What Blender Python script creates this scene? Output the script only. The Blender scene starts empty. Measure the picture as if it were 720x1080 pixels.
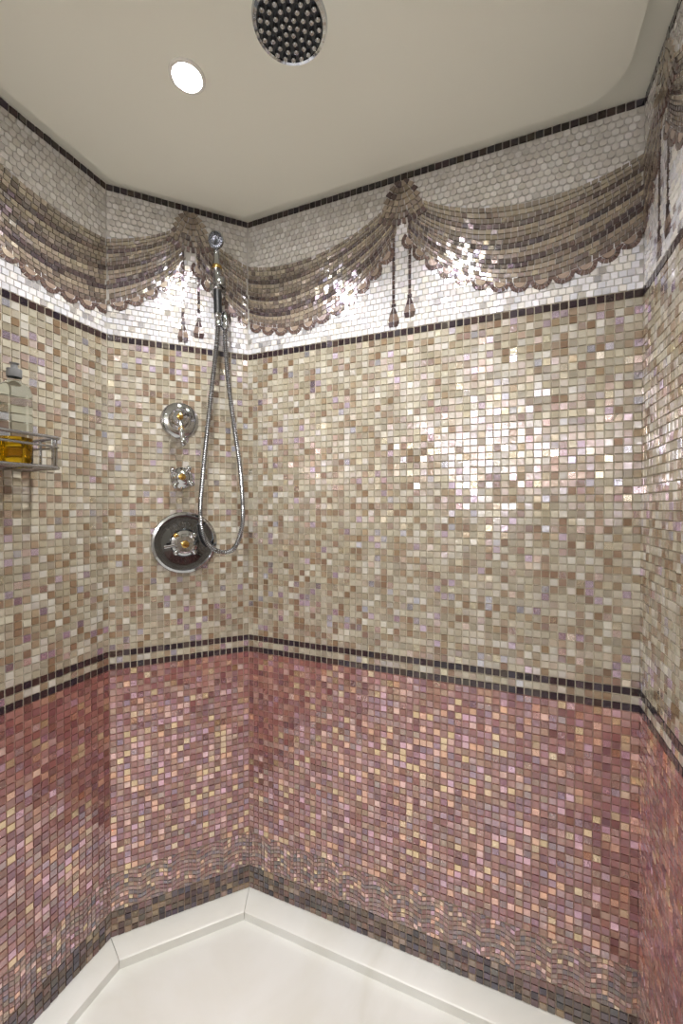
import bpy, bmesh, math, random
from mathutils import Vector, Matrix
random.seed(7)
sc = bpy.context.scene
sc.view_settings.view_transform = 'Standard'
sc.view_settings.look = 'None'
R2 = math.sqrt(0.5)

# ------------------------------------------------------------------ helpers
def s2l(c):
    return tuple(((v/255.0)/12.92 if v/255.0 <= 0.04045 else ((v/255.0+0.055)/1.055)**2.4) for v in c)

def link(o, parent=None):
    sc.collection.objects.link(o)
    if parent: o.parent = parent
    return o

def empty(name):
    e = bpy.data.objects.new(name, None); e.empty_display_size = 0.05
    return link(e)

def newmat(name):
    m = bpy.data.materials.new(name); m.use_nodes = True
    return m, m.node_tree.nodes, m.node_tree.links, m.node_tree.nodes['Principled BSDF']

def simple(name, col, rough=0.5, metal=0.0, **kw):
    m, n, l, b = newmat(name)
    b.inputs['Base Color'].default_value = (*s2l(col), 1)
    b.inputs['Roughness'].default_value = rough
    b.inputs['Metallic'].default_value = metal
    for k, v in kw.items():
        b.inputs[k.replace('_', ' ')].default_value = v
    # faint procedural variation in roughness
    no = n.new('ShaderNodeTexNoise'); no.inputs['Scale'].default_value = 40
    mr = n.new('ShaderNodeMapRange')
    mr.inputs['To Min'].default_value = max(0.0, rough*0.85); mr.inputs['To Max'].default_value = min(1, rough*1.15)
    l.new(no.outputs['Fac'], mr.inputs['Value']); l.new(mr.outputs['Result'], b.inputs['Roughness'])
    return m

def emis(name, col, strength):
    m, n, l, b = newmat(name)
    b.inputs['Base Color'].default_value = (0.8, 0.8, 0.8, 1)
    b.inputs['Emission Color'].default_value = (*col, 1)
    b.inputs['Emission Strength'].default_value = strength
    return m

class MB:
    """mesh builder with several materials"""
    def __init__(s): s.v=[]; s.f=[]; s.m=[]; s.sm=[]
    def add(s, vs, fs, mi=0, smooth=True):
        o=len(s.v); s.v += [tuple(v) for v in vs]
        for f in fs:
            s.f.append(tuple(i+o for i in f)); s.m.append(mi); s.sm.append(smooth)
    def obj(s, name, mats, parent=None):
        me = bpy.data.meshes.new(name); me.from_pydata(s.v, [], s.f)
        for m in mats: me.materials.append(m)
        me.polygons.foreach_set('material_index', s.m)
        me.polygons.foreach_set('use_smooth', s.sm)
        me.update()
        bm = bmesh.new(); bm.from_mesh(me); bmesh.ops.recalc_face_normals(bm, faces=bm.faces); bm.to_mesh(me); bm.free()
        try: me.set_sharp_from_angle(angle=math.radians(38))
        except Exception: pass
        return link(bpy.data.objects.new(name, me), parent)
    def lathe(s, origin, axis, prof, mi=0, seg=48, smooth=True):
        origin=Vector(origin); a=Vector(axis).normalized()
        t = Vector((0,0,1)) if abs(a.z)<0.9 else Vector((1,0,0))
        x=a.cross(t).normalized(); y=a.cross(x).normalized()
        vs=[]; fs=[]; n=len(prof)
        for (r,h) in prof:
            for k in range(seg):
                an=2*math.pi*k/seg
                vs.append(origin+a*h+x*(max(r,1e-5)*math.cos(an))+y*(max(r,1e-5)*math.sin(an)))
        for i in range(n-1):
            for k in range(seg):
                k2=(k+1)%seg
                fs.append((i*seg+k,i*seg+k2,(i+1)*seg+k2,(i+1)*seg+k))
        s.add(vs,fs,mi,smooth)
    def tube(s, pts, rad, mi=0, seg=10, caps=True):
        pts=[Vector(p) for p in pts]; n=len(pts)
        rads = rad if isinstance(rad,(list,tuple)) else [rad]*n
        tans=[(pts[min(i+1,n-1)]-pts[max(i-1,0)]).normalized() for i in range(n)]
        up=Vector((0,0,1)) if abs(tans[0].z)<0.9 else Vector((1,0,0))
        x=tans[0].cross(up).normalized(); vs=[]; fs=[]
        for i in range(n):
            x=(x-tans[i]*x.dot(tans[i])).normalized(); y=tans[i].cross(x)
            for k in range(seg):
                an=2*math.pi*k/seg
                vs.append(pts[i]+(x*math.cos(an)+y*math.sin(an))*rads[i])
        for i in range(n-1):
            for k in range(seg):
                k2=(k+1)%seg; fs.append((i*seg+k,i*seg+k2,(i+1)*seg+k2,(i+1)*seg+k))
        if caps:
            fs.append(tuple(range(seg))); fs.append(tuple((n-1)*seg+k for k in range(seg)))
        s.add(vs,fs,mi)
    def prism(s, poly, z0, z1, mi=0):
        n=len(poly)
        vs=[(p[0],p[1],z0) for p in poly]+[(p[0],p[1],z1) for p in poly]
        fs=[tuple(range(n)),tuple(range(n,2*n))]+[(i,(i+1)%n,n+(i+1)%n,n+i) for i in range(n)]
        s.add(vs,fs,mi,False)
    def sphere(s, c, r, mi=0, seg=20, sc3=(1,1,1)):
        vs=[];fs=[];c=Vector(c); rn=seg//2
        for i in range(rn+1):
            ph=math.pi*i/rn
            rr=max(math.sin(ph),1e-4)
            for k in range(seg):
                an=2*math.pi*k/seg
                vs.append(c+Vector((rr*math.cos(an)*r*sc3[0],rr*math.sin(an)*r*sc3[1],math.cos(ph)*r*sc3[2])))
        for i in range(rn):
            for k in range(seg):
                k2=(k+1)%seg; fs.append((i*seg+k,i*seg+k2,(i+1)*seg+k2,(i+1)*seg+k))
        s.add(vs,fs,mi)

def smooth_path(pts, step=0.004):
    pts=[Vector(p) for p in pts]; P=[pts[0]*2-pts[1]]+pts+[pts[-1]*2-pts[-2]]
    out=[]
    for i in range(1,len(P)-2):
        a,b,c,d=P[i-1],P[i],P[i+1],P[i+2]
        n=max(2,int((c-b).length/step))
        for k in range(n):
            t=k/n
            out.append(0.5*((2*b)+(c-a)*t+(2*a-5*b+4*c-d)*t*t+(3*b-a-3*c+d)*t**3))
    out.append(P[-2]); return out

# ------------------------------------------------------------------ room plan
XL, XR, YB, YF = -1.114, 0.311, 1.166, -2.2
B = (-0.815, YB); A = (XL, 0.867); C = (XR, YB)
H = 2.30; FL = -0.036
LF = math.dist(A,B)             # angled wall length
LB = C[0]-B[0]
NROW = 117
p = H/NROW                      # mosaic pitch

# ------------------------------------------------------------------ materials
def mosaic_mat(name, rough, ior):
    m,n,l,b = newmat(name)
    at=n.new('ShaderNodeAttribute'); at.attribute_name='Col'
    rn=n.new('ShaderNodeAttribute'); rn.attribute_name='rnd'
    ir=n.new('ShaderNodeAttribute'); ir.attribute_name='irid'
    tc=n.new('ShaderNodeTexCoord')
    no=n.new('ShaderNodeTexNoise'); no.inputs['Scale'].default_value=85; no.inputs['Detail'].default_value=2
    l.new(tc.outputs['Object'],no.inputs['Vector'])
    # streaky glass body
    mr=n.new('ShaderNodeMapRange'); mr.inputs['To Min'].default_value=0.82; mr.inputs['To Max'].default_value=1.14
    l.new(no.outputs['Fac'],mr.inputs['Value'])
    mx=n.new('ShaderNodeVectorMath'); mx.operation='SCALE'
    l.new(at.outputs['Color'],mx.inputs[0]); l.new(mr.outputs['Result'],mx.inputs['Scale'])
    l.new(mx.outputs[0],b.inputs['Base Color'])
    b.inputs['IOR'].default_value=ior
    # pearl-finished tiles (irid > 1) are partly metallic
    m1=n.new('ShaderNodeMapRange'); m1.inputs['From Min'].default_value=1.0; m1.inputs['From Max'].default_value=2.0
    m1.inputs['To Min'].default_value=0; m1.inputs['To Max'].default_value=.9
    l.new(ir.outputs['Fac'],m1.inputs['Value']); l.new(m1.outputs['Result'],b.inputs['Metallic'])
    rr=n.new('ShaderNodeMapRange'); rr.inputs['To Min'].default_value=rough*0.6; rr.inputs['To Max'].default_value=rough*1.6
    l.new(rn.outputs['Fac'],rr.inputs['Value']); l.new(rr.outputs['Result'],b.inputs['Roughness'])
    # mother-of-pearl lustre: each tile has its own pastel specular tint and strength
    f7=n.new('ShaderNodeMath'); f7.operation='MULTIPLY'; f7.inputs[1].default_value=7.31; l.new(rn.outputs['Fac'],f7.inputs[0])
    fr=n.new('ShaderNodeMath'); fr.operation='FRACT'; l.new(f7.outputs[0],fr.inputs[0])
    cr=n.new('ShaderNodeValToRGB'); e=cr.color_ramp.elements
    cols=[(0,(.97,.97,.96)),(.25,(.74,.70,1)),(.42,(1,.78,.72)),(.65,(.90,.68,.98)),(.78,(.97,.93,.82)),(1,(1,.86,.62))]
    e[0].position=0; e[0].color=(*cols[0][1],1); e[1].position=1; e[1].color=(*cols[-1][1],1)
    for ps,c in cols[1:-1]:
        x=e.new(ps); x.color=(*c,1)
    l.new(fr.outputs[0],cr.inputs[0]); l.new(cr.outputs[0],b.inputs['Specular Tint'])
    sl=n.new('ShaderNodeMapRange'); sl.inputs['To Min'].default_value=0.3; sl.inputs['To Max'].default_value=1.0
    f3=n.new('ShaderNodeMath'); f3.operation='MULTIPLY'; f3.inputs[1].default_value=23.7; l.new(rn.outputs['Fac'],f3.inputs[0])
    f4=n.new('ShaderNodeMath'); f4.operation='FRACT'; l.new(f3.outputs[0],f4.inputs[0])
    l.new(f4.outputs[0],sl.inputs['Value'])
    mu=n.new('ShaderNodeMath'); mu.operation='MULTIPLY'; mu.use_clamp=True; l.new(sl.outputs['Result'],mu.inputs[0]); l.new(ir.outputs['Fac'],mu.inputs[1])
    l.new(mu.outputs[0],b.inputs['Specular IOR Level'])
    b.inputs['Coat Weight'].default_value=0.6; b.inputs['Coat Roughness'].default_value=0.07; b.inputs['Coat IOR'].default_value=1.55
    n2=n.new('ShaderNodeTexNoise'); n2.inputs['Scale'].default_value=120
    l.new(tc.outputs['Object'],n2.inputs['Vector'])
    bp=n.new('ShaderNodeBump'); bp.inputs['Strength'].default_value=0.2; bp.inputs['Distance'].default_value=0.002
    l.new(n2.outputs['Fac'],bp.inputs['Height']); l.new(bp.outputs['Normal'],b.inputs['Normal']); l.new(bp.outputs['Normal'],b.inputs['Coat Normal'])
    return m
M_TILE = mosaic_mat('iridescent_glass_mosaic', 0.17, 2.6)

def grout_mat():
    m,n,l,b=newmat('mosaic_grout')
    ge=n.new('ShaderNodeNewGeometry'); sx=n.new('ShaderNodeSeparateXYZ'); l.new(ge.outputs['Position'],sx.inputs[0])
    mr=n.new('ShaderNodeMath'); mr.operation='DIVIDE'; mr.inputs[1].default_value=H; l.new(sx.outputs['Z'],mr.inputs[0])
    cr=n.new('ShaderNodeValToRGB'); cr.color_ramp.interpolation='CONSTANT'
    e=cr.color_ramp.elements
    e[0].position=0; e[0].color=(*s2l((160,144,130)),1)
    e[1].position=10/NROW; e[1].color=(*s2l((168,138,126)),1)
    x=e.new(42/NROW); x.color=(*s2l((188,180,162)),1)
    x=e.new(94/NROW); x.color=(*s2l((196,193,188)),1)
    l.new(mr.outputs[0],cr.inputs[0])
    no=n.new('ShaderNodeTexNoise'); no.inputs['Scale'].default_value=200
    mx=n.new('ShaderNodeMix'); mx.data_type='RGBA'; mx.blend_type='MULTIPLY'; mx.inputs[0].default_value=0.3
    l.new(cr.outputs[0],mx.inputs[6]); l.new(no.outputs['Fac'],mx.inputs[7]); l.new(mx.outputs[2],b.inputs['Base Color'])
    b.inputs['Roughness'].default_value=0.8
    return m
M_GROUT=grout_mat()

def plaster(name,col):
    m,n,l,b=newmat(name)
    no=n.new('ShaderNodeTexNoise'); no.inputs['Scale'].default_value=3
    cr=n.new('ShaderNodeValToRGB'); c=s2l(col)
    cr.color_ramp.elements[0].color=(c[0]*.96,c[1]*.96,c[2]*.95,1); cr.color_ramp.elements[1].color=(*c,1)
    l.new(no.outputs['Fac'],cr.inputs[0]); l.new(cr.outputs[0],b.inputs['Base Color'])
    b.inputs['Roughness'].default_value=0.75
    return m
M_CEIL=plaster('ceiling_paint',(242,243,232))
M_PAINT=plaster('cream_wall_paint',(205,203,198))

def marble():
    m,n,l,b=newmat('white_marble')
    tc=n.new('ShaderNodeTexCoord')
    n1=n.new('ShaderNodeTexNoise'); n1.inputs['Scale'].default_value=1.8; n1.inputs['Detail'].default_value=5; n1.inputs['Distortion'].default_value=.8
    l.new(tc.outputs['Object'],n1.inputs['Vector'])
    cr=n.new('ShaderNodeValToRGB'); e=cr.color_ramp.elements
    e[0].position=.38; e[0].color=(*s2l((228,230,227)),1)
    e[1].position=.64; e[1].color=(*s2l((233,235,232)),1)
    x=e.new(.50); x.color=(*s2l((221,222,216)),1)
    l.new(n1.outputs['Fac'],cr.inputs[0]); l.new(cr.outputs[0],b.inputs['Base Color'])
    b.inputs['Roughness'].default_value=0.32
    return m
M_MARBLE=marble()
M_CHROME=simple('polished_chrome',(190,193,197),0.06,1.0)
M_STEEL=simple('brushed_steel',(150,152,155),0.22,1.0)
M_DARKCH=simple('mirror_chrome_face',(118,123,130),0.04,1.0)
M_GOLD=simple('polished_brass',(202,168,98),0.16,1.0)
M_RUB=simple('dark_rubber',(28,30,32),0.45)
M_CAP=simple('grey_cap_plastic',(120,122,124),0.35)
M_PORC=simple('porcelain',(232,230,224),0.12)
M_LAMP=emis('downlight_lens',(1.0,0.99,0.97),110)

# ------------------------------------------------------------------ wall slabs
Ao=(XL-.1,0.9084); Bo=(-0.8564,YB+.1); Co=(XR+.1,YB+.1)
TH0,TH1=FL-.1,H+.1
def wall(name,poly,mat):
    mb=MB(); mb.prism(poly,TH0,TH1); return mb.obj(name,[mat])
w_left=wall('wall_left',[(XL,YF),A,Ao,(XL-.1,YF)],M_GROUT)
w_fix=wall('wall_angled',[A,B,Bo,Ao],M_GROUT)
w_back=wall('wall_back',[B,C,Co,Bo],M_GROUT)
w_right=wall('wall_right',[C,(XR,YF),(XR+.1,YF),Co],M_GROUT)
w_front=wall('wall_front',[(XL-.1,YF),(XL-.1,YF-.1),(XR+.1,YF-.1),(XR+.1,YF)],M_PAINT)

# ------------------------------------------------------------------ mosaic
# developed coordinate L: 0 at corner B, + along back wall, - along angled wall
LMIN=-LF-1.5; LMAX=LB+1.8
WALLS=[ # name, L0, L1, origin at L0, tangent, normal, parent
 ('left', LMIN,-LF,(XL,A[1]-(-LF-LMIN)),(0,1),(1,0),w_left),
 ('angled',-LF,0.0,A,(R2,R2),(R2,-R2),w_fix),
 ('back',0.0,LB,B,(1,0),(0,-1),w_back),
 ('right',LB,LMAX,C,(0,-1),(-1,0),w_right)]
DATA=[dict(v=[],f=[],c=[],r=[],i=[]) for _ in WALLS]
def widx(L):
    return 0 if L<-LF else 1 if L<0 else 2 if L<LB else 3
def tile(poly,col,t=0.0025,tilt=0.040,inset=0.94,var=0.09,wi=None,irid=.6):
    n=len(poly); Lc=sum(q[0] for q in poly)/n; zc=sum(q[1] for q in poly)/n
    if wi is None: wi=widx(Lc)
    _,L0,L1,O,T,N,_p=WALLS[wi]; D=DATA[wi]
    a=random.gauss(0,tilt); b=random.gauss(0,tilt)
    o=len(D['v'])
    for (L,z) in poly:
        L=min(max(L,L0+.0004),L1-.0004); z=min(max(z,0),H-.0005); s=L-L0
        D['v'].append((O[0]+T[0]*s,O[1]+T[1]*s,z))
    for (L,z) in poly:
        L=Lc+(L-Lc)*inset; z=zc+(z-zc)*inset
        L=min(max(L,L0+.003),L1-.003); z=min(max(z,0.0005),H-.001); s=L-L0
        h=max(t+a*(L-Lc)+b*(z-zc),.0006)
        D['v'].append((O[0]+T[0]*s+N[0]*h,O[1]+T[1]*s+N[1]*h,z))
    D['f'].append(tuple(o+n+i for i in range(n)))
    for i in range(n):
        j=(i+1)%n; D['f'].append((o+i,o+j,o+n+j,o+n+i))
    k=1+random.uniform(-var,var)
    c=s2l(col); c=(c[0]*k,c[1]*k,c[2]*k,1); r=random.random()
    D['c']+= [c]*(n+1); D['r']+=[r]*(n+1); D['i']+=[irid]*(n+1)
def rect(Lc,zc,w,h,**k):
    col=k.pop('col')
    tile([(Lc-w/2,zc-h/2),(Lc+w/2,zc-h/2),(Lc+w/2,zc+h/2),(Lc-w/2,zc+h/2)],col,**k)

BEIGE=[((178,173,156),28),((162,155,136),24),((194,191,181),12),((146,129,107),17),((126,104,81),14),((150,143,124),14)]
PINK=[((146,97,90),30),((132,82,78),28),((158,111,101),14),((116,71,69),22),((168,129,118),6)]
DARK=[((46,34,38),40),((58,42,40),20),((38,32,40),30)]
FOOT=[((74,54,48),30),((94,76,62),20),((66,63,66),14),((146,126,100),12),((116,84,74),14),((46,38,40),18)]
WHITE=[((234,234,238),40),((225,227,234),25),((237,235,230),25),((218,220,226),10)]
PEARL_P=[((228,182,156),3),((226,202,164),3),((216,176,194),2),((230,192,186),2)]
PEARL_B=[((222,216,194),3),((216,200,222),3),((226,208,200),2),((206,208,222),2)]
def pick(pal):
    return random.choices([a for a,_ in pal],[b for _,b in pal])[0]
for wi,(nm,L0,L1,O,T,N,par) in enumerate(WALLS):
    nc=round((L1-L0)/p); px=(L1-L0)/nc; g=0.0023
    for r in range(NROW):
        if 4<=r<10 or 94<=r<116: continue
        ii=.7; pe=None; pp=0
        if r<4: pal=FOOT; ii=.4
        elif r<42: pal=PINK; ii=.9; pe=PEARL_P; pp=.19
        elif r in (42,44,93,116): pal=DARK; ii=.2
        else: pal=BEIGE; pe=PEARL_B; pp=.13
        for c in range(nc):
            col=pick(pal); k=ii
            if random.random()<pp: col=pick(pe); k=random.uniform(1.5,2.0)
            rect(L0+(c+.5)*px+random.uniform(-.0003,.0003),(r+.5)*p+random.uniform(-.0003,.0003),px-g,p-g,col=col,wi=wi,irid=k)
    # woven border: tight scallop rows of small tiles
    z0,z1=4*p,10*p; h=.0131; tw=.0125; nt=round((L1-L0)/tw); tw=(L1-L0)/nt
    def wave(L): return .013*abs(math.sin(math.pi*L/.085))
    for r in range(-3,12):
        for c in range(nt):
            La=L0+c*tw+.0008; Lb=L0+(c+1)*tw-.0008
            zs=[z0+r*h+wave(La)+.0008,z0+r*h+wave(Lb)+.0008,z0+(r+1)*h+wave(Lb)-.0008,z0+(r+1)*h+wave(La)-.0008]
            zs=[min(max(z,z0+.0008),z1-.0008) for z in zs]
            if min(zs[2]-zs[1],zs[3]-zs[0])<.003: continue
            pal=[[((160,130,120),2),((146,112,104),2)],[((138,98,92),3),((148,108,100),2)],[((124,112,110),2),((130,112,106),2)]][r%3]
            if random.random()<.45: pal=[((106,98,104),1),((162,138,122),1),((128,88,84),1),((148,112,104),1),((136,104,98),1)]
            k=.6; col=pick(pal)
            if random.random()<.13: col=pick(PEARL_P); k=1.6
            tile([(La,zs[0]),(Lb,zs[1]),(Lb,zs[2]),(La,zs[3])],col,wi=wi,irid=k)

# ---- draped swag frieze
ZF0,ZF1=94*p,116*p
K0=-.184; PER=.721
def ztop(q): c=max(0,4*q*(1-q)); return 2.262-.14*c**.8
def zbot(q): c=max(0,4*q*(1-q)); return 2.15-.235*c**.8
knots=[K0+PER*i for i in range(-2,5)]
for wi,(nm,L0,L1,O,T,N,par) in enumerate(WALLS):
    nr=25; ph=(ZF1-ZF0)/nr; nc=round((L1-L0)/.0172); px=(L1-L0)/nc
    for r in range(nr):
        for c in range(-1,nc+1):
            L=L0+(c+.5+(.5 if r%2 else 0))*px
            if L<L0+.003 or L>L1-.003: continue
            z=ZF0+(r+.5)*ph
            q=((L-K0)/PER)%1.0
            if zbot(q)+.006<z<ztop(q)-.006: continue
            j=lambda s=.0007: random.uniform(-s,s)
            w=px/2-.0010; h=ph/2-.0010; k=.0032
            if z>ztop(q):   # rounded pebbly tiles above the drape
                poly=[(L-w+k,z-h+j()),(L+w-k,z-h+j()),(L+w,z-h+k),(L+w,z+h-k),(L+w-k,z+h+j()),(L-w+k,z+h+j()),(L-w,z+h-k),(L-w,z-h+k)]
                tile(poly,pick([((212,210,204),2),((222,221,217),2),((202,199,192),1)]),wi=wi,tilt=.045,irid=.5,var=.06)
            else:
                poly=[(L-w+j(),z-h+j()),(L+w+j(),z-h+j()),(L+w+j(),z+h+j()),(L-w+j(),z+h+j())]
                pr=random.random()<.12
                tile(poly,pick(WHITE),wi=wi,tilt=.045,irid=1.6 if pr else .6,var=.06)
SW=[((146,137,121),'t'),((168,159,140),'t'),((136,126,112),'t'),((92,81,76),'d'),((166,156,137),'l'),((146,136,120),'t'),((128,116,104),'t'),
    ((80,69,67),'d'),((168,156,137),'l'),((142,130,116),'t'),((86,73,71),'d'),((74,62,62),'d'),((160,147,129),'l'),((138,124,111),'t'),((108,93,85),'t')]
NR=len(SW)
def swag_pt(Lk,q,v):
    vv=v+.05*math.sin(2*math.pi*q)*math.sin(math.pi*v)
    return (Lk+PER*q, ztop(q)+(zbot(q)-ztop(q))*vv)
for Lk in knots[:-1]:
    if Lk+PER<LMIN+.1 or Lk>LMAX: continue
    for r in range(NR):
        S=[swag_pt(Lk,i/200,(r+.5)/NR) for i in range(201)]
        acc=[0]
        for i in range(200): acc.append(acc[-1]+math.dist(S[i],S[i+1]))
        ncol=int(acc[-1]/.0165); qs=[]; k=0
        off=random.random()*.5
        for c in range(ncol+1):
            tgt=acc[-1]*min(1,max(0,(c+ (off if 0<c<ncol else 0))/ncol))
            while k<199 and acc[k+1]<tgt: k+=1
            f=(tgt-acc[k])/max(1e-9,acc[k+1]-acc[k]); qs.append((k+min(1,f))/200)
        for c in range(ncol):
            qa=qs[c]+.0012; qb=qs[c+1]-.0012
            if qb-qa<.004: continue
            if qa<.02 or qb>.98: continue
            gv=.0009/max(.05,ztop(qa)-zbot(qa))
            va=r/NR+gv; vb=(r+1)/NR-gv
            poly=[swag_pt(Lk,qa,vb),swag_pt(Lk,qb,vb),swag_pt(Lk,qb,va),swag_pt(Lk,qa,va)]
            Lc=sum(a for a,_ in poly)/4
            if Lc<LMIN+.01 or Lc>LMAX-.01: continue
            col,kd=SW[r]; ii=.5
            if kd!='d' and random.random()<.12: col=(112,101,92)
            if kd!='d' and random.random()<.14: col=pick([((196,185,163),1),((178,166,154),1)]); ii=1.5
            if kd=='d' and (math.sin(qa*15+r*1.7)>.75): col=(128,114,101)
            tile(poly,col,t=.0036,var=.13,tilt=.040,irid=ii)
    # scalloped fringe
    S=[swag_pt(Lk,i/300,1.0) for i in range(301)]; acc=0; last=0
    for i in range(1,300):
        acc+=math.dist(S[i-1],S[i])
        if acc-last>=.049 and 10<i<290:
            last=acc; L,z=S[i]
            if L<LMIN+.03 or L>LMAX-.03: continue
            dx=S[i+1][0]-S[i-1][0]; dz=S[i+1][1]-S[i-1][1]; base=math.atan2(dz,dx)
            R=.0265
            for w in range(8):
                a0=base+math.pi+w*math.pi/8+.02; a1=base+math.pi+(w+1)*math.pi/8-.02
                poly=[(L+.0165*math.cos(a0),z+.0165*math.sin(a0)),(L+R*math.cos(a0),z+R*math.sin(a0)),
                      (L+R*math.cos(a1),z+R*math.sin(a1)),(L+.0165*math.cos(a1),z+.0165*math.sin(a1))]
                tile(poly,pick([((112,92,85),3),((98,80,75),3)]),t=.0050,var=.08,wi=widx(L),irid=.3,tilt=.02)
            pc=[(L+.0152*math.cos(base+math.pi+k*math.pi/6),z+.0152*math.sin(base+math.pi+k*math.pi/6)) for k in range(7)]
            tile(pc,(160,142,128),t=.0050,wi=widx(L),irid=.4,tilt=.02)
# knots and tassels
for Lk in knots:
    if Lk<LMIN+.08 or Lk>LMAX-.08: continue
    zc=2.285
    rings=[.008,.026,.044,.062,.080,.098,.116,.134]
    for ri in range(len(rings)-1):
        spread=[1.2,1.05,.92,.78,.68,.62,.60][ri]; nw=[4,5,6,7,8,9,10][ri]
        for w in range(nw):
            a0=-math.pi/2-spread+2*spread*w/nw+.02; a1=-math.pi/2-spread+2*spread*(w+1)/nw-.02
            r0=rings[ri]+.001; r1=rings[ri+1]-.001
            poly=[(Lk+r0*math.cos(a0),zc+r0*math.sin(a0)),(Lk+r1*math.cos(a0),zc+r1*math.sin(a0)),
                  (Lk+r1*math.cos(a1),zc+r1*math.sin(a1)),(Lk+r0*math.cos(a1),zc+r0*math.sin(a1))]
            tile(poly,pick([((162,150,132),3),((138,126,111),3),((92,79,76),1.2)]) if ri<6 else pick([((112,92,85),2),((92,75,71),1)]),t=.0054,var=.12,wi=widx(Lk),irid=.4)
    for (dL,zt,ze) in ((-.024,2.160,1.925),(.024,2.160,1.945)):
        L=Lk+dL; n=int((zt-ze)/.0135)
        for i in range(n):
            rect(L,zt-(i+.5)*(zt-ze)/n,.0090,(zt-ze)/n-.0012,col=(60,49,52) if i%2 else (92,76,72),t=.0036,wi=widx(Lk),irid=.2)
        rect(L,ze-.005,.014,.009,col=(54,43,45),t=.0042,wi=widx(Lk),irid=.2)
        prof=[(.004,ze-.011),(.0115,ze-.030),(.0175,ze-.052),(.013,ze-.068)]
        for i in range(3):
            (w0,za),(w1,zb)=prof[i],prof[i+1]
            for sgn in (-1,1):
                poly=[(L+sgn*.0006,zb),(L+sgn*w1,zb),(L+sgn*w0,za),(L+sgn*.0006,za)]
                if sgn<0: poly=poly[::-1]
                tile(poly,(66,52,53) if i!=1 else (126,109,99),t=.0038,wi=widx(Lk),irid=.2)
for wi,W in enumerate(WALLS):
    D=DATA[wi]; me=bpy.data.meshes.new('mosaic_'+W[0]); me.from_pydata(D['v'],[],D['f'])
    me.materials.append(M_TILE)
    a=me.attributes.new('Col','FLOAT_COLOR','FACE'); a.data.foreach_set('color',[x for c in D['c'] for x in c])
    a=me.attributes.new('rnd','FLOAT','FACE'); a.data.foreach_set('value',D['r'])
    a=me.attributes.new('irid','FLOAT','FACE'); a.data.foreach_set('value',D['i'])
    me.update()
    link(bpy.data.objects.new('mosaic_tiles_'+W[0],me),W[6])

# ------------------------------------------------------------------ floor, kerb, ceiling
outer=[(XL,YF),A,B,C,(XR,YF)]
mb=MB(); mb.prism(outer,FL-.1,FL); mb.obj('floor',[M_MARBLE])
mb=MB(); mb.prism(outer,H,H+.1); ceil=mb.obj('ceiling',[M_CEIL])
def offset_pt(prev,pt,nxt,d):
    # inward offset of the clockwise plan polyline
    def nrm(a,b):
        v=Vector((b[0]-a[0],b[1]-a[1])).normalized(); return Vector((v.y,-v.x))
    if prev is None: n=nrm(pt,nxt); return (pt[0]+n.x*d,pt[1]+n.y*d)
    if nxt is None: n=nrm(prev,pt); return (pt[0]+n.x*d,pt[1]+n.y*d)
    n1=nrm(prev,pt); n2=nrm(pt,nxt); k=d/(1+n1.dot(n2)); return (pt[0]+(n1.x+n2.x)*k,pt[1]+(n1.y+n2.y)*k)
def off(d):
    return [offset_pt(outer[i-1] if i else None,outer[i],outer[i+1] if i<4 else None,d) for i in range(5)]
sec=[(0.0,FL),(0.0,-.0005),(.009,-.0005),(.068,-.008),(.072,-.011),(.073,FL)]
offs=[off(d) for d,_ in sec]
for i,nm in enumerate(['left','angled','back','right']):
    mb=MB(); vs=[]
    j=Vector((outer[i+1][0]-outer[i][0],outer[i+1][1]-outer[i][1])).normalized()*.0008
    for k,(d,z) in enumerate(sec): q=offs[k][i]; vs.append((q[0]+j.x,q[1]+j.y,z))
    for k,(d,z) in enumerate(sec): q=offs[k][i+1]; vs.append((q[0]-j.x,q[1]-j.y,z))
    n=len(sec); fs=[(k,(k+1)%n,n+(k+1)%n,n+k) for k in range(n)]+[tuple(range(n)),tuple(range(n,2*n))]
    mb.add(vs,fs,0,False); mb.obj('baseboard_'+nm,[M_MARBLE])
# dropped ceiling panel with rounded corner
ZP=H-.03
po=off(.062); cx,cy=po[3]; r=.085
arc=[(cx-r+r*math.sin(t*math.pi/2/10),cy-r+r*math.cos(t*math.pi/2/10)) for t in range(11)]
pan=[(po[0][0],YF+.03),po[1],po[2]]+arc+[(po[4][0],YF+.03)]
mb=MB(); mb.prism(pan,ZP,H); mb.obj('ceiling_panel',[M_CEIL],ceil)

# ------------------------------------------------------------------ downlights
def downlight(x,y,power):
    e=empty('recessed_downlight')
    mb=MB(); mb.lathe((x,y,ZP),(0,0,-1),[(.038,0),(.038,.003),(.036,.005),(.031,.005),(.030,.002),(.030,0)],0)
    mb.obj('trim_ring',[M_PORC],e)
    mb=MB(); mb.lathe((x,y,ZP),(0,0,-1),[(.030,.0),(.030,.003),(.0,.004)],0)
    mb.obj('lens',[M_LAMP],e)
    ld=bpy.data.lights.new('bulb','AREA'); ld.shape='DISK'; ld.size=.056; ld.energy=power; ld.color=(1,.985,.96); ld.spread=math.radians(132)
    lo=link(bpy.data.objects.new('bulb',ld),e); lo.location=(x,y,ZP-.007)
downlight(-.646,.700,6.6)
downlight(-.158,.692,5.6)
downlight(-.646,-.45,4.2)  # unseen downlight, added behind the camera as fill light
downlight(-.158,-.45,4.0)  # second added fill downlight, also out of view
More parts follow.
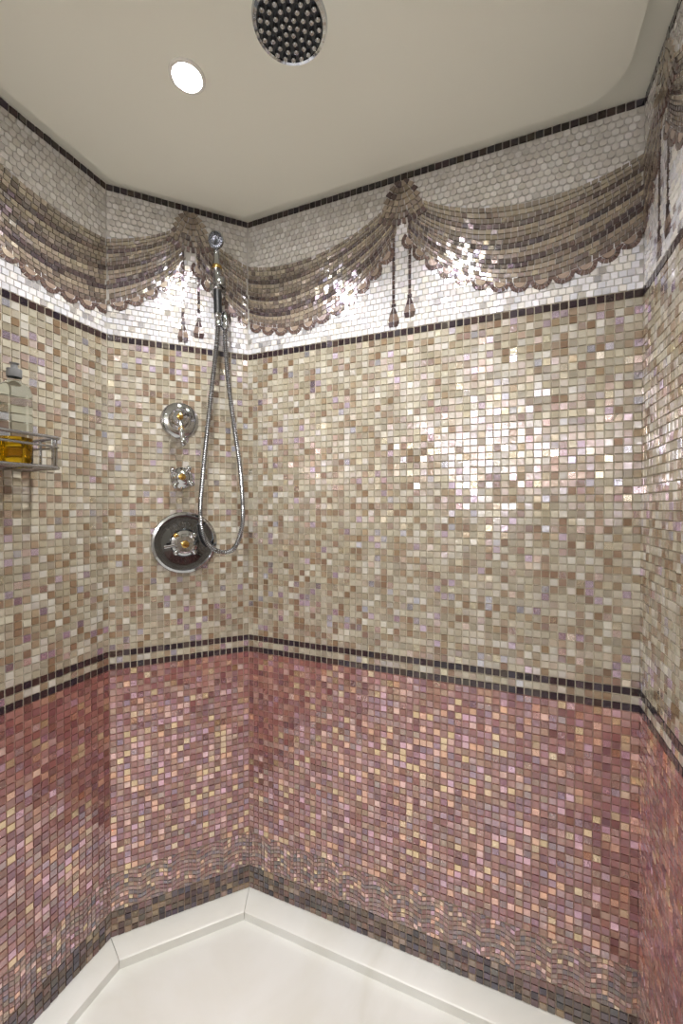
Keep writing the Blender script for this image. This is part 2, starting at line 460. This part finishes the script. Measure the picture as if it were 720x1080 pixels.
# unseen light behind the camera; globes invented to give the beige tiles their glow
e=empty('added_globe_light')
mb=MB(); mb.lathe((-.60,YF+.03,1.86),(1,0,0),[(0,0),(.02,0),(.02,.80),(0,.80)],0,24)
G=[-.50,-.20,.10]
for gx in G:
    mb.lathe((gx,YF,1.86),(0,1,0),[(0,0),(.035,0),(.035,.012),(.012,.018),(.012,.07),(.03,.075),(.03,.085),(0,.086)],0,24)
mb.obj('bracket',[M_CHROME],e)
mo=emis('opal_glass',(.99,.95,.96),30)
for gx in G:
    mb=MB(); mb.sphere((gx,YF+.17,1.86),.095,0,32); mb.obj('globe',[mo],e)

# ------------------------------------------------------------------ fittings on the angled wall
def F(s,n,z): return Vector((B[0]-s*R2+n*R2,B[1]-s*R2-n*R2,z))
NA=Vector((R2,-R2,0)); TA=Vector((-R2,-R2,0)); UP=Vector((0,0,1))
T0=.003
# lever valve
mb=MB()
c=F(.219,T0,1.604)
mb.lathe(c,NA,[(0,0),(.056,0),(.057,.004),(.052,.009),(.040,.012),(.034,.013),(.030,.020),(.024,.024),(.022,.040),(.026,.044),(.026,.056),(.020,.062),(0,.064)],0)
mb.lathe(c,NA,[(.0265,.046),(.0275,.050),(.0265,.054)],1)
mb.lathe(c,NA,[(.010,.062),(.009,.067),(.005,.069),(0,.069)],1)
l0=c+NA*.05
mb.tube(smooth_path([l0,l0+NA*.012-UP*.02,l0+NA*.022-UP*.045-TA*.004,l0+NA*.022-UP*.075-TA*.008],.004),.0075,0)
mb.sphere(l0+NA*.022-UP*.078-TA*.008,.011,0,16,(1,1,1.3))
mb.sphere(l0+NA*.018-UP*.038-TA*.003,.0095,1,16)
mb.obj('shower_lever_valve',[M_CHROME,M_GOLD])
# diverter knob with cross handle
mb=MB(); c=F(.214,T0,1.419)
mb.lathe(c,NA,[(0,0),(.033,0),(.034,.004),(.028,.010),(.018,.014),(.015,.034),(.020,.038),(.020,.050),(.012,.056),(0,.057)],0)
mb.lathe(c,NA,[(.011,.055),(.010,.060),(0,.062)],1)
hc=c+NA*.044
for k in range(4):
    a=k*math.pi/2+math.pi/5
    d=TA*math.cos(a)+UP*math.sin(a)
    mb.tube([hc+d*.012,hc+d*.024,hc+d*.032],[.0055,.0048,.007],0)
    mb.sphere(hc+d*.035,.0085,0,14)
mb.obj('shower_diverter_knob',[M_CHROME,M_GOLD])
# thermostat
mb=MB(); c=F(.206,T0,1.210)
mb.lathe(c,NA,[(0,0),(.098,0),(.100,.004),(.097,.009),(.090,.011)],0,72)
mb.lathe(c,NA,[(.090,.011),(.084,.009),(.066,.0105),(.045,.012)],2,72)
mb.lathe(c,NA,[(.045,.012),(.040,.021),(.032,.024),(.028,.026),(.026,.040),(.030,.044),(.030,.060),(.024,.066),(0,.067)],0)
mb.lathe(c,NA,[(.0312,.047),(.0322,.051),(.0312,.056)],1)
mb.lathe(c,NA,[(.012,.066),(.011,.070),(.006,.072),(0,.072)],1)
hc=c+NA*.052
for k in range(4):
    a=k*math.pi/2+math.pi/4
    d=TA*math.cos(a)+UP*math.sin(a)
    mb.tube([hc+d*.028,hc+d*.036],[.006,.006],0); mb.sphere(hc+d*.038,.0085,1 if k==0 else 0,14)
mb.tube([c+NA*.05+TA*.02,c+NA*.055+TA*.045-UP*.006,c+NA*.055+TA*.06-UP*.008],[.006,.005,.006],0)
mb.obj('shower_thermostat_valve',[M_CHROME,M_GOLD,M_DARKCH])

# hand shower
e=empty('hand_shower')
mb=MB()
cb=F(.100,T0,2.045)
mb.lathe(cb,NA,[(0,0),(.026,0),(.027,.004),(.020,.010),(.011,.014),(.010,.042)],0)
mb.lathe(cb+NA*.05-UP*.014,UP,[(.0125,0),(.018,.0),(.019,.004),(.019,.024),(.018,.028),(.0125,.028)],0)
mb.sphere(cb+NA*.03,.013,0,16)
ce=F(.082,T0,1.955)
mb.lathe(ce,NA,[(0,0),(.024,0),(.025,.004),(.018,.009),(.011,.012),(.010,.03)],0)
mb.tube(smooth_path([ce+NA*.028,ce+NA*.040-UP*.003,ce+NA*.046-UP*.014,ce+NA*.046-UP*.035],.003),.0105,0,16)
mb.lathe(ce+NA*.046-UP*.035,-UP,[(.0105,0),(.0125,.0),(.0125,.016),(.009,.02)],0,12)
mb.obj('wall_bracket',[M_CHROME],e)
mb=MB()
g0=F(.104,.053,1.925); g1=F(.108,.055,2.10); up=(g1-g0).normalized()
mb.lathe(g0,up,[(.008,-.02),(.0115,-.018),(.0115,-.004),(.009,0),(.013,.006),(.0135,.020)],0,20)
mb.lathe(g0,up,[(.0130,.020),(.0125,.05),(.0125,.095)],1,20)
mb.lathe(g0,up,[(.0125,.095),(.0145,.098),(.0145,.104),(.011,.108),(.010,.14),(.013,.158),(.016,.166),(.013,.174),(.009,.19),(.0085,.21)],0,20)
mb.lathe(g0,up,[(.0150,.160),(.0168,.166),(.0150,.172)],2,20)
h0=g0+up*.205
hd=(NA*.80-UP*.40+TA*.55).normalized(); hcn=h0+UP*.036+NA*.018
mb.tube(smooth_path([h0,h0+UP*.014+NA*.002,hcn-hd*.012],.003),.0088,0,14)
mb.lathe(hcn-hd*.016,hd,[(0,0),(.010,0),(.017,.008),(.024,.018),(.026,.024),(.024,.028)],0,32)
mb.lathe(hcn-hd*.016,hd,[(.024,.028),(.021,.0275),(0,.029)],3,32)
for ring,nn in ((.007,6),(.013,11),(.019,16)):
    for k in range(nn):
        a=2*math.pi*k/nn; x=hd.cross(UP).normalized(); y=hd.cross(x)
        mb.sphere(hcn+hd*.013+(x*math.cos(a)+y*math.sin(a))*ring,.0016,1,6)
mb.obj('handset',[M_CHROME,M_RUB,M_GOLD,M_DARKCH],e)
hp=[(.104,.052,1.91),(.110,.052,1.84),(.129,.05,1.662),(.150,.045,1.45),(.160,.04,1.30),(.146,.05,1.222),(.111,.085,1.186),(.063,.08,1.190),(.033,.055,1.25),(.027,.045,1.33),(.036,.045,1.46),(.058,.046,1.62),(.074,.047,1.75),(.082,.049,1.86),(.082,.049,1.91)]
path=smooth_path([F(*q) for q in hp],.0032)
rad=[.0082 if i%2 else .0062 for i in range(len(path))]
mb=MB(); mb.tube(path,rad,0,12); mb.obj('hose',[M_STEEL],e)

# ------------------------------------------------------------------ rain head on a ceiling arm
mb=MB(); rx,ry,rz=-.350,.628,2.168
mb.lathe((rx,ry,ZP),(0,0,-1),[(0,0),(.028,0),(.028,.004),(.012,.010),(.010,.03),(.014,.045),(.016,.053),(.013,.062),(.02,.072),(.02,.08)],0,32)
mb.lathe((rx,ry,rz),(0,0,1),[(.058,0),(.064,.001),(.066,.006),(.064,.012),(.045,.020),(.02,.028),(.0,.030)],0,64)
mb.lathe((rx,ry,rz),(0,0,1),[(0,.0015),(.058,.0015),(.058,0)],1,64)
for ring,nn in ((0,1),(.013,6),(.026,11),(.039,16),(.051,21)):
    for k in range(nn):
        a=2*math.pi*(k+.5*(ring*100%2>1))/nn
        mb.lathe((rx+ring*math.cos(a),ry+ring*math.sin(a),rz+.0015),(0,0,-1),[(.0050,0),(.0042,.005),(.0024,.0065),(0,.0065)],2,10)
mb.obj('rain_shower_head',[M_CHROME,simple('head_face_chrome',(70,74,80),.15,1.0),M_CHROME])

# ------------------------------------------------------------------ wire basket with bottles
mb=MB(); x0,x1,y0,y1=XL+.006,-1.000,.28,.655; zt,zb=1.492,1.420
def rr(z,r):
    mb.tube([(x0,y0,z),(x1-.012,y0,z),(x1,y0+.012,z),(x1,y1-.012,z),(x1-.012,y1,z),(x0,y1,z)],r,0,10)
rr(zt,.0042); rr(zt-.022,.0028); rr(zb,.0042)
mb.tube([(x0,y0,zb),(x0,y1,zb)],.0035); mb.tube([(x0,y0,zt),(x0,y1,zt)],.0035)
for k in range(9):
    x=x0+(x1-x0)*k/9; mb.tube([(x,y0,zb),(x,y1,zb)],.0018,0,8)
for k in range(3):
    y=y0+(y1-y0)*(k+.5)/3; mb.tube([(x0,y,zb-.004),(x1,y,zb-.004)],.0028,0,8)
for (x,y) in ((x1,y0+.02),(x1,y1-.02),(x1,(y0+y1)/2),(x0+.03,y1),(x0+.03,y0),(x1-.02,y1),(x1-.02,y0)):
    mb.tube([(x,y,zb),(x,y,zt)],.003,0,8)
for y in (y0+.06,y1-.06):
    mb.lathe((XL+.003,y,zt-.01),(1,0,0),[(0,0),(.012,0),(.012,.004),(0,.006)],0,20)
mb.obj('wire_shower_basket',[simple('satin_chrome_wire',(180,182,185),.2,1.0)])
def glassmat(name,col,rough=.03,ior=1.33):
    m,n,l,b=newmat(name); b.inputs['Base Color'].default_value=(*s2l(col),1)
    b.inputs['Transmission Weight'].default_value=1; b.inputs['IOR'].default_value=ior; b.inputs['Roughness'].default_value=rough
    return m
G1=glassmat('clear_bottle_plastic',(232,238,236),.02,1.12); G2=glassmat('amber_liquid',(240,190,30),.05)
def bottle(x,y,r,h,fill,capc,z=zb+.004):
    e=empty('toiletry_bottle')
    mb=MB(); mb.lathe((x,y,z),(0,0,1),[(0,0),(r*.92,0),(r,.006),(r,h*.70),(r*.86,h*.77),(r*.4,h*.82),(r*.36,h*.86),(r*.36,h*.88)],0,40); mb.obj('body',[G1],e)
    mb=MB(); mb.lathe((x,y,z),(0,0,1),[(0,.003),(r*.88,.003),(r*.93,.008),(r*.93,fill),(0,fill)],0,40); mb.obj('liquid',[G2],e)
    mb=MB(); mb.lathe((x,y,z),(0,0,1),[(r*.42,h*.86),(r*.44,h*.865),(r*.44,h*.94),(r*.2,h*.95),(r*.2,h*.985),(r*.3,h),(0,h)],0,32); mb.obj('cap',[capc],e)
bottle(-1.055,.585,.034,.235,.062,M_CAP)
bottle(-1.055,.50,.034,.19,.06,M_CAP)
bottle(-1.057,.41,.032,.21,.05,M_CAP)

# ------------------------------------------------------------------ world, camera
w=bpy.data.worlds.new('world'); sc.world=w; w.use_nodes=True
w.node_tree.nodes['Background'].inputs[0].default_value=(.02,.02,.02,1)
cd=bpy.data.cameras.new('camera'); cd.sensor_fit='HORIZONTAL'; cd.sensor_width=24; cd.lens=423/720*24
cd.clip_start=.01
cam=link(bpy.data.objects.new('camera',cd)); cam.location=(0,0,1.324)
cam.rotation_euler=(math.radians(90-0.65),0,math.radians(21.9))
sc.camera=cam
